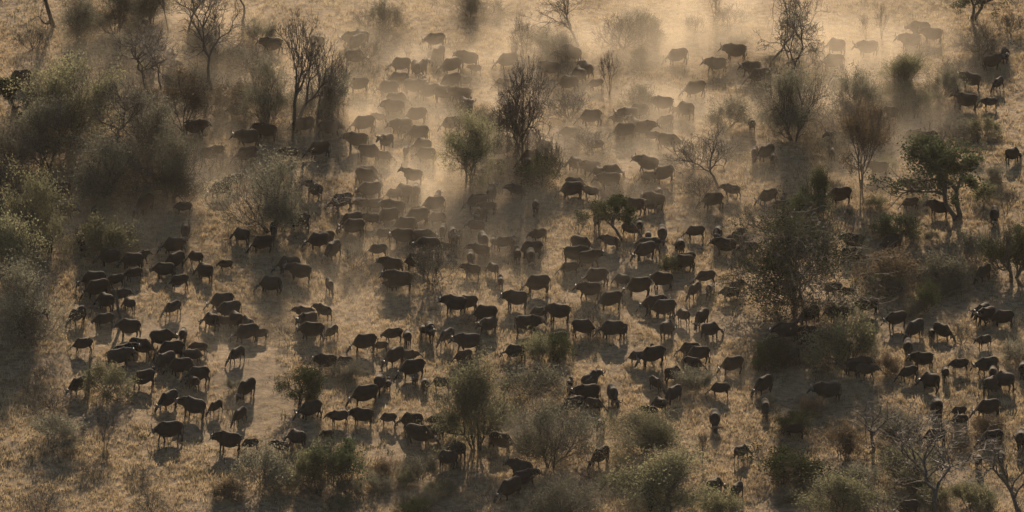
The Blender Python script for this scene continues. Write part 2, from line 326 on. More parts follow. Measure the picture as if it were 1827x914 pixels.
# for each quarter tile of the photo: "x y heading pose size" with x, y = middle of the back, in quarter-tile pixels (4 to one photo pixel)
HERD = {
(0, 0): """485 382 a w 1; 465 480 r m 1; 145 508 l g 1; 1215 352 a g 1; 1210 425 r w .85; 1580 700 l g .75; 1690 737 l g 1; 1390 865 r w 1""",
(457, 0): """115 275 l w 1; 430 250 la g 1; 690 220 l m 1; 750 217 la g 1; 715 250 lt g 1; 705 360 r g 1; 1280 238 l m .95; 1298 335 lt g .95; 1035 418 l g .95; 1142 443 t g .9; 1178 433 ra w .9; 1395 420 l g 1; 1515 370 l w 1; 1565 465 l w .6;
 1020 518 l g 1; 1125 565 r w 1; 1200 550 a w .7; 1390 528 l g 1; 1490 550 l w .65; 735 560 l g .95; 945 582 l g 1; 1005 668 r g 1; 980 718 l w 1; 1240 605 l g 1; 1340 617 r g 1; 1462 628 l w 1; 1490 697 la g 1; 1512 723 a w .9;
 1145 772 l g 1; 878 808 l w .65; 768 838 l g 1; 345 838 l m 1; 490 790 r g .9; 520 862 r m 1; 75 887 l w 1; 1040 852 l w 1; 1070 893 r g .8; 1160 900 l g 1; 1798 385 l g 1; 1765 565 l g .85; 1800 745 a g .9; 70 645 a w .9; 1395 840 l g .9""",
(914, 0): """15 308 a w .85; 343 360 l w .65; 435 332 la w .95; 275 448 l w .9; 530 447 la w .9; 480 479 la g 1; 402 542 l g 1; 600 565 l m .7; 1180 353 l g 1; 1460 412 l w 1; 1595 323 l w 1; 1712 440 l w .9; 1765 495 l g 1; 1305 588 l g 1;
 1078 693 l w 1; 1238 728 la g 1; 1208 765 l w .65; 905 752 l g .9; 833 772 l w 1; 752 827 l w .6; 870 837 la w .9; 932 868 r w 1; 800 888 l g 1; 1092 826 l g .8; 562 788 l g 1; 415 905 l m .9; 1710 844 a g .8""",
(1370, 0): """490 277 la g 1; 715 293 l w 1; 470 396 l g 1; 500 566 l g .9; 1085 155 l m 1; 1178 207 l w .95; 1020 245 l w 1; 932 400 a w .85; 1692 332 t w .9; 1600 398 r w .9; 1450 528 l w .95; 1642 551 lt g .8; 1340 610 a w .7; 1420 675 l u 1;
 1588 703 l w .7; 872 763 l g .9; 1000 727 l g 1; 832 815 la w .9; 755 820 l g .9""",
(0, 229): """1505 130 r w .95; 1585 170 a w .65; 1770 15 l w 1.05; 1762 138 l g 1; 1578 380 l g 1; 1665 322 lt w .85; 1035 480 lt g 1; 1312 530 l m .75; 1325 675 t g .9; 1245 788 l g 1; 1725 710 la g .95; 455 545 r w .9; 675 545 t w .75; 435 390 l g 1;
 570 695 t g .9; 585 738 t g .9; 640 662 r m .75; 300 765 l g 1; 785 868 l g 1; 945 893 l g 1; 1000 878 ra w .8; 1250 886 lt g 1; 1398 875 la g .85""",
(457, 229): """45 775 l g .95; 240 140 l w .8; 450 100 l g 1; 720 40 l w 1; 930 42 lt u .9; 808 123 r g 1; 912 170 r g .75; 1070 123 t g .7; 1190 73 la g 1; 1212 135 l g 1; 1738 130 r w .75; 1710 222 l g .9; 800 272 r g .95; 785 292 r g 1;
 1120 294 l u .9; 818 390 l m 1; 420 385 la w .95; 610 468 l g 1; 988 433 l g .8; 1058 393 la g 1; 1140 394 a g .9; 1295 453 a w .8; 1270 492 l g 1; 760 503 l m .75; 850 506 l g .85; 985 518 l w 1; 945 580 l g .95; 1150 581 l g 1; 1180 562 l w .7;
 1292 601 l g .8; 682 610 l g 1; 822 611 l w .8; 698 656 l g 1; 1068 643 l g 1; 910 717 l g .75; 1050 721 l w 1; 1188 728 r m .95; 308 611 l g 1; 122 680 t g .75; 448 750 l g 1; 490 743 l g .9; 548 808 lt g 1; 870 828 l g .85; 1230 786 l m 1;
 1335 682 t g .85; 1405 702 t w 1; 1450 735 a w .6; 1350 820 l w .7; 1680 408 a w .95; 1578 476 l g 1; 1655 526 l w .75; 1600 566 lt w .9; 1570 660 l m .8; 1620 742 t g .95; 1692 768 a w .65; 1770 781 l g .85; 1595 832 l w .85; 1530 870 t g .85; 1140 896 l g 1""",
(914, 229): """-15 78 l g .8; 225 86 la g .95; 140 162 l g 1; 110 202 a g .95; 140 10 a g .9; 600 86 l g .75; 448 201 la g .9; 560 236 l w .9; 615 276 la g .85; 710 264 r g .9; 695 323 l w 1; 448 358 r g .85; 425 391 l g 1; 562 418 l w .75; 30 406 l w .8; 168 506 a g .8;
 970 206 l w 1; 1080 274 l g 1; 978 311 l g .75; 1112 43 r m 1; 1000 24 r w .65; 1045 415 a g .8; 1022 466 l w .9; 983 521 l w .7; 868 502 l g 1; 910 646 a w .75; 838 682 r g .8; 605 605 t w .85; 188 712 lt w .85; 10 771 a w .8; 35 846 a w .85; 138 811 l g 1; 132 861 t g .9;
 490 771 r g 1; 445 848 r w 1; 545 878 r w .95; 702 768 l w .8; 970 730 a g .7; 1070 700 t g .9; 1198 781 a g .9; 975 786 l m 1; 948 815 l g 1; 1308 701 l g .85; 1465 697 t w .9; 1608 714 ra w .85; 1618 766 l w .8; 1525 786 l w 1; 1680 809 l g .95; 1238 891 l g .9;
 1432 469 l g .95; 1568 399 l w .85; 1828 436 l g .9; 1730 136 t g .75; 1812 122 lt g .9""",
(1370, 229): """510 28 l u 1; 455 131 a w .75; 1038 19 l g .85; 1130 31 l g 1; 792 240 l w .9; 1745 136 ra g .9; 1062 371 l w 1; 520 426 l m 1; 110 466 a w .65; 92 518 l g .8; 228 538 l g .9; 1018 498 l g .75; 1222 516 l w .95; 1615 562 t g .9; 615 758 l w .95; 592 851 r g .9; 885 770 l g .95; 40 175 a g .7""",
(0, 457): """670 118 l g 1.05; 695 170 l g 1.1; 825 128 l m .8; 955 86 l m .75; 1175 50 l m .95; 1462 52 la g 1; 1612 30 l m .65; 1278 141 l g .85; 755 262 la g 1; 852 236 r w .85; 925 294 la g .8; 1585 270 l g 1.05; 1640 325 l m 1; 1233 323 lt g .85; 200 348 l g 1.05; 290 383 l g .75;
 553 369 lt g .9; 745 411 l m .85; 925 456 l m 1; 1512 406 la g .9; 1597 431 l w .7; 1685 396 la g .95; 1768 431 la w .85; 1760 496 l g 1; 1150 524 r m 1.05; 1308 509 a g .85; 592 593 l g .85; 1005 591 r g 1; 888 633 r w .95; 845 664 r w 1.05; 1222 618 l g 1.05; 1420 616 l m .75;
 1378 666 r g .85; 1180 691 lt g 1; 1290 734 l g 1; 1350 766 r g .75; 1690 653 lt g .85; 1415 799 l g .95; 1382 846 la g .8; 1025 816 l g 1; 565 866 lt g .9""",
(457, 457): """235 12 l g 1; 315 63 l w 1; 105 152 l g 1; 525 161 t g .8; 970 15 l w .95; 1025 115 l w 1.1; 965 181 l w .6; 1540 58 l u .8; 1690 43 la g .8; 1745 136 a w .7; 1425 286 l w 1.05; 1510 287 l g .9; 1638 353 l g 1.1; 1660 436 lt w .9; 350 364 l w .85; 368 396 lt w 1; 482 346 la w .85; 400 476 l m 1.05;
 540 497 lt g .75; 25 516 l w .75; 978 513 l m .85; 1080 526 a g .85; 1188 481 a g .7; 1242 463 t w .9; 775 569 l g 1; 892 613 l g .6; 1362 519 lt g .85; 1515 557 l w 1.05; 990 654 lt g .95; 1088 673 r w .75; 502 708 l w .9; 630 719 l g .75; 1120 743 l g 1.05; 1480 671 l g .8; 885 836 a g .95;
 945 871 a w .6; 1135 836 t w .65; 1205 863 a g .8; 1322 861 l g .85; 430 842 a w .7; 3 0 l w .3""",
(914, 457): """30 258 l w 1; 20 633 l g .9; 408 46 l g .85; 602 97 l g 1; 558 188 l w 1; 785 125 la g .85; 905 166 l g 1.05; 1072 118 l m .95; 1222 -5 l g .95; 1382 113 l g .85; 1302 191 lt g .85; 1405 191 t w .75; 1600 171 lt g .85; 1560 221 l m .85; 182 148 l g 1.05; 702 262 l g 1; 1022 283 l m 1.05; 1085 318 l g 1.05;
 1137 306 a w .75; 192 366 l g .8; 335 349 l w 1; 105 428 r w 1.05; 505 463 r g .95; 715 466 l g 1.05; 797 488 a w .7; 1220 376 la g .85; 1352 379 lt g .9; 1102 456 ra g .95; 1412 471 ra g .95; 318 545 l g .9; 1268 618 l g .9; 1332 650 l g .95; 1000 629 a w .6; 1005 651 l g 1.05; 892 683 l g .75; 1292 721 r g .85;
 1145 783 ra g .9; 1572 726 l g .95; 180 760 t w .75; 410 869 a w .65; 555 826 ra w 1; 1025 860 rt g .8; 1795 859 lt g .95""",
(1370, 457): """570 225 l m .6; 712 304 l m .9; 503 358 l w .9; 297 359 lt g 1; 135 484 l m 1; 290 500 l w .75; 285 565 r g .85; 60 583 l g .75; 172 661 lt g .85; 535 606 l g .95; 635 729 r w 1; 700 772 r w .85; 922 397 l m .9; 1048 456 lt g 1; 1168 513 a g .65; 1243 481 rt g .9; 1000 596 t g .9; 1108 686 l w .95;
 1545 564 lt w .7; 1370 738 l m .75; 1570 723 l m .95; 1605 779 a g .85; 1590 860 ra g .9; 1690 823 la g 1; 1160 831 la g 1; 1265 784 a g .75; 1002 791 l g .8; 1530 331 lt w 1; 1562 358 lt w 1; 1680 389 l g .95; 1822 746 a g .9; 1540 60 lt g .9; 465 195 l g .8""",
(0, 685): """1762 -28 lt g .95; 1203 51 lt g 1; 1385 98 l w 1.1; 1540 121 lt g .7; 1712 166 lt g .85; 1210 272 l m 1.1; 1635 352 l w 1.05; 1785 396 l g .7""",
(457, 685): """780 18 l g 1.1; 390 131 l g .95; 592 188 l w .85; 760 181 l w .9; 945 211 l g .7; 1112 209 l g 1; 1275 226 l m .6; 1385 269 r g .95; 1285 301 l w .75; 1160 301 r g 1.1; 1702 201 a g 1; 1650 297 r w .8; 1748 353 r g 1; 1440 401 la g .95; 1368 479 l g .9; 290 326 la g .95; 178 409 l w .75; 502 332 l g .6;
 660 367 t g .85; 1812 674 lt g 1.05""",
(914, 685): """540 2 l w 1.1; 435 98 l g .9; 585 106 r g .8; 716 6 t g .95; 1150 16 lt g .9; 1052 96 la g .85; 982 161 l w .65; 1485 -4 l g .8; 1805 116 t g .85; 1445 186 t g .95; 630 241 a g .8; 632 450 lt g .95; 1635 433 ra g .85; 1445 666 ra g .95; 1600 704 lt g .85; 65 547 l w 1; 82 620 r w .95; 985 737 t g .9""",
(1370, 685): """430 -8 l w 1.1; 195 285 l g .8; 1205 96 a g .95; 1365 163 l g .65; 1370 219 l g .75; 1575 118 l g 1; 1600 334 l g .95; 1195 326 l g .95; 1805 316 a g 1.05; 1665 476 t w .7; 1500 502 a g .75; 1000 838 l g .9""",
}
BUF = [(tx_ + float(e_.split()[0]) / 4, ty_ + float(e_.split()[1]) / 4) for (tx_, ty_), t_ in HERD.items() for e_ in t_.replace('\n', ' ').split(';') if len(e_.split()) == 5]
PLAIN = {  # kind -> (object name, category, descriptor used in labels)
 'bare': ('bare_tree', 'tree', 'bare leafless tree'), 'dome': ('bare_tree', 'tree', 'bare tree with a domed crown'), 'double': ('bare_tree', 'tree', 'bare twin-trunked tree'),
 'crooked': ('crooked_tree', 'tree', 'crooked nearly leafless tree'), 'deadtree': ('dead_tree', 'tree', 'dead tree with grey boughs'), 'snag': ('dead_stump', 'stump', 'dead broken stump'),
 'sapling': ('bare_sapling', 'sapling', 'thin bare sapling'), 'green_tree': ('green_tree', 'tree', 'leafy green tree'), 'umbrella': ('umbrella_tree', 'tree', 'umbrella-shaped dark green tree'),
 'upright': ('green_tree', 'tree', 'upright dark green tree'), 'olive_tree': ('olive_green_tree', 'tree', 'soft olive green tree'), 'grey_tree': ('thicket_tree', 'tree', 'dense grey-green thicket tree'),
 'thorn_tree': ('thicket_tree', 'tree', 'dense dark thorn tree'), 'russet_tree': ('russet_tree', 'tree', 'reddish-brown many-stemmed tree'), 'grey_bush': ('grey_bush', 'bush', 'rounded grey bush'), 'olive_bush': ('olive_bush', 'bush', 'feathery olive bush'),
 'green_bush': ('green_bush', 'bush', 'leafy green bush'), 'dark_bush': ('dark_bush', 'bush', 'dark low bush'), 'russet_bush': ('russet_bush', 'bush', 'reddish-brown bush'), 'bare_bush': ('bare_bush', 'bush', 'bare twiggy bush')}
# kind, x, y of the base, y of the top, width (all in photo pixels), [label, phrase by which neighbours are found]
PLANTS = [
 ('bare', 380, 170, -8, 110, 'bare forked tree with wide grey crown near the upper left corner', 'wide forked bare tree'),
 ('double', 528, 232, 38, 100, 'tall twin-trunked bare tree with a dense dome of twigs', 'twin-trunked dome tree'),
 ('bare', 262, 155, 38, 125, 'sparse bare tree with crooked boughs behind the grey thickets', 'sparse crooked-boughed tree'),
 ('bare', 288, 160, 62, 70, 'thin bare tree standing close beside the sparse crooked-boughed tree', None),
 ('dome', 933, 292, 120, 78, 'dark round-crowned bare tree standing alone in the middle dust', 'lone round-crowned bare tree'),
 ('bare', 1033, 88, -12, 95, 'hazy bare tree at the top edge above the lone round-crowned tree', 'hazy top-edge bare tree'),
 ('crooked', 1405, 150, 2, 95, 'crooked nearly bare tree rising out of the tall dark thicket', 'crooked thicket-top tree'),
 ('crooked', 1372, 120, -30, 70, 'crooked bare tree cut by the top edge beside the taller crooked tree', None),
 ('deadtree', 97, 48, -170, 110, 'thick dark trunk of a tree cut off by the top edge', 'dark cut-off trunk'),
 ('bare', 432, 45, -80, 80, 'bare tree mostly beyond the top edge beside the wide forked tree', None),
 ('green_tree', 1737, 36, -62, 105, 'dense dark green tree on a forked trunk at the top right', 'dense top-right green tree'),
 ('olive_tree', 1612, 178, 92, 78, 'thin hazy leafy tree with buffalo behind it at upper right', 'hazy thin-leaved tree'),
 ('olive_tree', 835, 325, 205, 86, 'upright soft green tree with a shadowed trunk amid the herd', 'upright soft green tree'),
 ('grey_tree', 488, 415, 275, 130, 'many-stemmed olive grey tree with low arching boughs among buffalo', 'low arching-boughed tree'),
 ('umbrella', 1110, 430, 356, 88, 'small umbrella-shaped dark green tree leaning over grazing buffalo', 'small umbrella tree'),
 ('bare', 1283, 338, 232, 105, 'small grey bare tree veiled in dust right of centre', 'dust-veiled small bare tree'),
 ('russet_tree', 1537, 338, 195, 80, 'reddish-brown many-stemmed tree with a buffalo behind its stems', 'reddish many-stemmed tree'),
 ('upright', 1455, 385, 298, 42, 'slender green tree whose top tuft stands above the huge dark thicket', 'slender tufted green tree'),
 ('green_bush', 1448, 398, 332, 68, 'green bush round the foot of the slender tufted tree', None),
 ('thorn_tree', 1425, 548, 365, 215, 'huge dark grey thicket tree, the widest on the right half', 'huge dark thicket tree'),
 ('green_tree', 1708, 392, 243, 165, 'broad green tree with bright forked trunks near the right edge', 'broad forked green tree'),
 ('green_bush', 1600, 430, 372, 76, 'round bright green bush standing alone on the right', 'round bright green bush'),
 ('upright', 1808, 495, 402, 80, 'dark green tree cut by the right edge of the photo', 'dark right-edge tree'),
 ('grey_bush', 1745, 470, 400, 70, None, None),
 ('snag', 215, 577, 514, 14, 'thick dead stump standing between buffalo at left', 'thick dead stump'),
 ('snag', 566, 228, 160, 10, 'thin dead stump beside the twin-trunked dome tree', None),
 ('bare_bush', 660, 112, 66, 50, 'bare twiggy bush beside the three clustered far buffalo', None),
 ('sapling', 613, 190, 108, 24, 'thin bare sapling left of the grazing herd at top', None),
 ('sapling', 728, 106, 86, 16, None, None),
 ('olive_tree', 1190, 918, 800, 150, 'big soft olive tree at the bottom edge right of centre', 'big bottom-edge olive tree'),
 ('olive_tree', 1152, 812, 730, 115, 'smaller olive tree directly behind the big bottom-edge olive tree', None),
 ('grey_tree', 983, 835, 710, 140, 'large round grey tree on a short trunk below centre', 'large round grey tree'),
 ('olive_tree', 850, 802, 640, 118, 'domed olive tree with a dark single trunk below centre', 'domed dark-trunk olive tree'),
 ('grey_bush', 950, 706, 642, 105, 'wide grey bush between the domed olive tree and the round grey tree', None),
 ('deadtree', 1560, 800, 690, 95, 'dead tree with thick black trunk and one arching bough', 'black-trunked dead tree'),
 ('bare', 1680, 935, 775, 190, 'wide bare grey tree spreading at the bottom right', 'wide bare lower right tree'),
 ('deadtree', 1822, 930, 785, 120, 'dead tree cut by the lower right edge of the photo', None),
 ('upright', 540, 722, 650, 72, 'small dark green tree below left of centre', 'small dark green tree'),
 ('sapling', 187, 800, 735, 44, 'sparse upright shrub of thin stems in lower left open ground', 'sparse lower left shrub'),
 ('grey_bush', 95, 797, 738, 98, 'round fuzzy grey bush alone in the lower left', 'round lower left bush'),
 ('olive_bush', 190, 705, 642, 78, 'olive bush with a dead snag rising through it at left', 'snag-pierced olive bush'),
 ('snag', 158, 706, 640, 10, 'thin dead snag rising from the olive bush at left', None),
 ('russet_bush', 1388, 648, 602, 66, 'reddish bush under the huge dark thicket tree', 'reddish bush below the thicket'),
 ('olive_bush', 1510, 652, 552, 112, 'large olive bush with buffalo behind and in front on the right', 'large right olive bush'),
 ('dark_bush', 1652, 555, 500, 48, None, None),
 ('russet_bush', 1590, 508, 440, 100, 'wide reddish-brown bush above the lone right buffalo', None),
 ('grey_bush', 1685, 505, 440, 85, None, None),
 ('bare_bush', 1715, 614, 566, 36, 'small spiky bare bush between buffalo at right', 'small spiky right bush'),
 ('sapling', 1253, 830, 770, 26, 'thin bare sapling near the bottom between scattered buffalo', 'thin lower sapling'),
 ('olive_tree', 65, 450, 303, 88, 'tall pale olive tree at the left edge', 'tall pale left olive tree'),
 ('olive_tree', 15, 520, 370, 120, 'pale olive tree cut by the left edge', None),
 ('olive_bush', 190, 456, 382, 92, 'pale olive bush with two buffalo half hidden behind', 'pale left olive bush'),
 ('grey_tree', 40, 600, 470, 130, 'grey-green thicket tree at the left edge under the pale olive trees', None),
 ('green_tree', 25, 200, 122, 105, 'dark green tree at the left edge near the top', 'dark left-edge green tree'),
 ('olive_tree', 135, 262, 108, 140, 'largest olive green tree of the upper left woodland', 'largest upper left tree'),
 ('bare', 205, 290, 130, 110, None, None), ('grey_tree', 85, 300, 165, 130, None, None), ('grey_tree', 255, 310, 170, 130, 'grey thicket tree at the woodland edge facing the herd', None),
 ('grey_tree', 190, 352, 235, 150, None, None), ('grey_tree', 305, 355, 232, 120, 'grey thicket tree at the tip of the woodland beside the lit clearing', 'woodland tip thicket'),
 ('grey_tree', 15, 330, 215, 120, None, None),
 ('russet_tree', 328, 238, 128, 78, None, None), ('bare_bush', 345, 215, 160, 70, None, None), ('russet_bush', 420, 200, 140, 80, None, None), ('bare_bush', 445, 130, 80, 70, None, None),
 ('grey_bush', 465, 75, 30, 55, None, None), ('grey_bush', 600, 205, 110, 75, None, None), ('grey_tree', 475, 225, 110, 90, None, None), ('grey_bush', 560, 215, 150, 90, None, None),
 ('grey_tree', 140, 70, -20, 70, None, None), ('bare', 335, 60, -60, 70, None, None), ('bare', 300, 60, -70, 60, None, None), ('grey_tree', 375, 110, 40, 80, None, None), ('grey_tree', 215, 120, 60, 80, None, None), ('grey_bush', 330, 160, 110, 70, None, None), ('grey_tree', 210, 60, -40, 90, None, None), ('grey_tree', 270, 40, -50, 80, None, None), ('bare_bush', 60, 90, 40, 60, None, None), ('bare_bush', 150, 40, 5, 60, None, None),
 ('grey_bush', 690, 52, -5, 60, None, None), ('bare_bush', 655, 48, 10, 45, None, None), ('bare_bush', 685, 80, 40, 40, None, None), ('grey_tree', 838, 30, -25, 50, None, None), ('bare_bush', 880, 25, -5, 40, None, None),
 ('bare_bush', 932, 95, 25, 48, None, None), ('grey_bush', 980, 98, 48, 90, None, None), ('bare_bush', 1110, 88, 18, 80, None, None), ('grey_bush', 1150, 80, 20, 60, None, None),
 ('green_bush', 1143, 112, 80, 26, 'small green bush in the bright far dust', 'small far green bush'), ('sapling', 1087, 170, 92, 34, 'thin bare sapling in the bright dust right of centre top', 'bright dust sapling'),
 ('sapling', 1275, 40, -30, 30, None, None), ('sapling', 1573, 70, 5, 26, None, None), ('sapling', 1545, 72, 25, 20, None, None), ('bare_bush', 1300, 48, 5, 70, None, None), ('bare_bush', 1240, 60, 25, 40, None, None),
 ('grey_tree', 1415, 252, 110, 105, 'tall dark dusty thicket below the crooked nearly bare tree', None), ('bare_bush', 1375, 175, 120, 60, None, None),
 ('grey_bush', 1530, 205, 120, 90, None, None), ('bare_bush', 1500, 230, 180, 80, None, None), ('russet_bush', 1555, 245, 190, 70, None, None), ('grey_bush', 1680, 175, 115, 60, None, None), ('olive_bush', 1640, 200, 150, 70, None, None),
 ('bare_bush', 1750, 100, 40, 60, None, None), ('bare_bush', 1800, 60, 20, 50, None, None), ('bare_bush', 1700, 250, 215, 60, None, None),
 ('grey_bush', 1298, 228, 168, 68, None, None), ('bare_bush', 980, 325, 240, 50, None, None), ('dark_bush', 965, 330, 270, 70, None, None), ('bare_bush', 1112, 358, 320, 60, None, None), ('sapling', 1033, 418, 388, 36, None, None),
 ('bare_bush', 1345, 402, 358, 48, None, None), ('deadtree', 602, 392, 345, 66, 'low dead tree with bent boughs in front of a grazing buffalo', 'low bent dead tree'), ('bare_bush', 770, 508, 432, 84, None, None),
 ('bare_bush', 632, 478, 438, 50, None, None), ('grey_bush', 905, 285, 235, 60, None, None), ('green_bush', 1195, 488, 450, 30, 'small green bush half hiding a grazing buffalo right of centre', 'small central green bush'),
 ('grey_bush', 868, 240, 190, 70, None, None), ('bare_bush', 1050, 270, 225, 90, None, None), ('bare_bush', 1015, 210, 160, 80, None, None), ('grey_bush', 1145, 195, 145, 60, None, None), ('bare_bush', 1240, 300, 240, 60, None, None),
 ('grey_bush', 470, 868, 785, 100, None, None), ('green_bush', 600, 868, 778, 100, 'ragged green bush in front of buffalo at the bottom', 'ragged bottom green bush'), ('olive_bush', 552, 865, 790, 60, None, None), ('russet_bush', 412, 890, 846, 60, None, None), ('grey_bush', 750, 855, 805, 62, None, None),
 ('russet_bush', 690, 850, 815, 50, None, None), ('grey_tree', 1000, 935, 850, 140, 'grey thicket tree cut by the bottom edge near centre', 'bottom-edge grey thicket'), ('olive_bush', 1290, 925, 870, 66, None, None), ('dark_bush', 1420, 768, 728, 60, None, None),
 ('dark_bush', 1405, 850, 795, 130, None, None), ('olive_tree', 1495, 930, 835, 120, 'olive green tree cut by the bottom edge at lower right', 'lower right olive tree'), ('russet_bush', 1500, 812, 745, 70, None, None), ('grey_bush', 1605, 782, 728, 80, None, None),
 ('bare_bush', 1712, 778, 748, 40, None, None), ('russet_bush', 1762, 772, 738, 56, None, None), ('russet_bush', 1580, 665, 628, 56, None, None), ('olive_bush', 1610, 860, 795, 90, None, None), ('grey_bush', 1540, 880, 820, 80, None, None),
 ('bare_bush', 92, 730, 692, 80, None, None), ('bare_bush', 80, 912, 875, 70, None, None), ('bare_bush', 270, 912, 872, 60, None, None), ('sapling', 590, 912, 875, 24, None, None), ('dark_bush', 742, 920, 885, 50, None, None),
 ('olive_bush', 958, 645, 590, 60, None, None), ('dark_bush', 995, 640, 590, 44, None, None), ('grey_bush', 1240, 695, 650, 60, None, None), ('dark_bush', 1370, 660, 600, 50, None, None), ('olive_bush', 1730, 905, 850, 70, None, None),
 ('bare_bush', 1062, 590, 545, 60, None, None), ('sapling', 510, 610, 580, 26, None, None), ('bare_bush', 832, 580, 555, 40, None, None), ('bare_bush', 1580, 530, 490, 70, None, None), ('sapling', 1795, 385, 335, 40, None, None),
 ('bare_bush', 1640, 345, 300, 50, None, None), ('grey_bush', 1820, 650, 600, 60, None, None), ('bare_bush', 1640, 480, 450, 60, None, None), ('grey_bush', 620, 670, 638, 70, None, None), ('russet_bush', 1450, 740, 705, 50, None, None),
 ('bare_bush', 1250, 350, 310, 60, None, None), ('grey_bush', 1500, 270, 225, 60, None, None), ('bare_bush', 400, 300, 268, 60, None, None), ('dark_bush', 20, 400, 350, 80, None, None), ('grey_bush', 420, 700, 672, 40, None, None),
]
sr = random.Random(5)      # low scrub between the named plants
for (x0, x1, y0, y1, n_, kinds) in ((1350, 1820, 560, 905, 60, ('grey_bush', 'olive_bush', 'bare_bush', 'dark_bush')), (250, 1350, 850, 912, 26, ('grey_bush', 'olive_bush', 'bare_bush')),
                                    (1450, 1820, 120, 540, 45, ('grey_bush', 'bare_bush', 'olive_bush')), (130, 640, 20, 260, 14, ('grey_bush', 'bare_bush')), (20, 330, 600, 900, 6, ('bare_bush',)), (700, 1400, 20, 180, 10, ('bare_bush', 'grey_bush'))):
    for _ in range(n_):
        x_, y_ = sr.uniform(x0, x1), sr.uniform(y0, y1); h_ = sr.uniform(16, 36)
        w_ = h_ * 1.7
        if any(abs(u_ - x_) < w_ * .6 + 14 and y_ - h_ - 12 < v_ + 16 < y_ + 4 for u_, v_ in BUF): continue   # keep clear of the animals
        PLANTS.append((sr.choice(kinds), round(x_), round(y_), round(y_ - h_), round(h_ * sr.uniform(1.1, 1.9)), None, None))
plants = []     # root object, pixel x, pixel y, label or None, phrase, descriptor
for i, (kind, u, vb, vt, wpx, label, phrase) in enumerate(PLANTS):
    p = at(u, vb); k = pxm(p)
    Hm = (vb - vt) / (k * math.cos(PITCH)); Wm = wpx / k
    tm, cm, H, W = PV[kind][{1283: 1, 1680: 0, 205: 0}.get(u, i) % len(PV[kind])]
    name, cat, desc = PLAIN[kind]
    Hm = max(.4, Hm - .2 * Wm * math.sin(PITCH))
    e = bpy.data.objects.new(name, None); COL.objects.link(e); e.location = (p.x, p.y, float(hgt(p.x, p.y)))
    Wm *= 1.18 if cat in ('tree', 'bush') else 1; Hm *= 1.1 if cat == 'tree' else 1
    e.scale = (Wm / W, Wm / W, Hm / H)
    if kind not in ('umbrella',): e.rotation_euler[2] = prnd.uniform(0, 6.28)
    link('trunk' if cat in ('tree', 'stump') else 'stems', tm, e); link('crown' if cat == 'tree' else ('broken_top' if cat == 'stump' else 'twigs'), cm, e)
    grp = {'tree': 'trees among the herd', 'bush': 'bushes scattered among the herd', 'sapling': 'thin saplings among the herd', 'stump': 'dead stumps'}[cat]
    tag(e, None, cat, grp)
    plants.append([e, u, (vb + vt) / 2 if vt > 0 else vb / 2, label, phrase, desc])

# ------------------------------------------------------------------ the buffalo
KX, KZ = .93, 1.12
def loft(bm, rings, n=14):
    """rings: (x, y, z, half height, half width, pitch) -> closed tube"""
    prev = None; first = None
    for (x, y, z, hh, hw, pt) in rings:
        vs = []
        for i in range(n):
            a = 2 * math.pi * i / n
            up = math.cos(a) * hh; sd_ = math.sin(a) * hw
            vs.append(bm.verts.new((x + up * -math.sin(pt), y + sd_, z + up * math.cos(pt))))
        if prev:
            for i in range(n): bm.faces.new((prev[i], prev[(i + 1) % n], vs[(i + 1) % n], vs[i]))
        else: first = vs
        prev = vs
    bm.faces.new(first[::-1]); bm.faces.new(prev)
def limb(bm, pts, n=10):
    """pts: (x, y, z, rx, ry) going down"""
    prev = None; first = None
    for (x, y, z, rx, ry) in pts:
        vs = [bm.verts.new((x + math.cos(2 * math.pi * i / n) * rx, y + math.sin(2 * math.pi * i / n) * ry, z)) for i in range(n)]
        if prev:
            for i in range(n): bm.faces.new((prev[(i + 1) % n], prev[i], vs[i], vs[(i + 1) % n]))
        else: first = vs
        prev = vs
    bm.faces.new(first); bm.faces.new(prev[::-1])

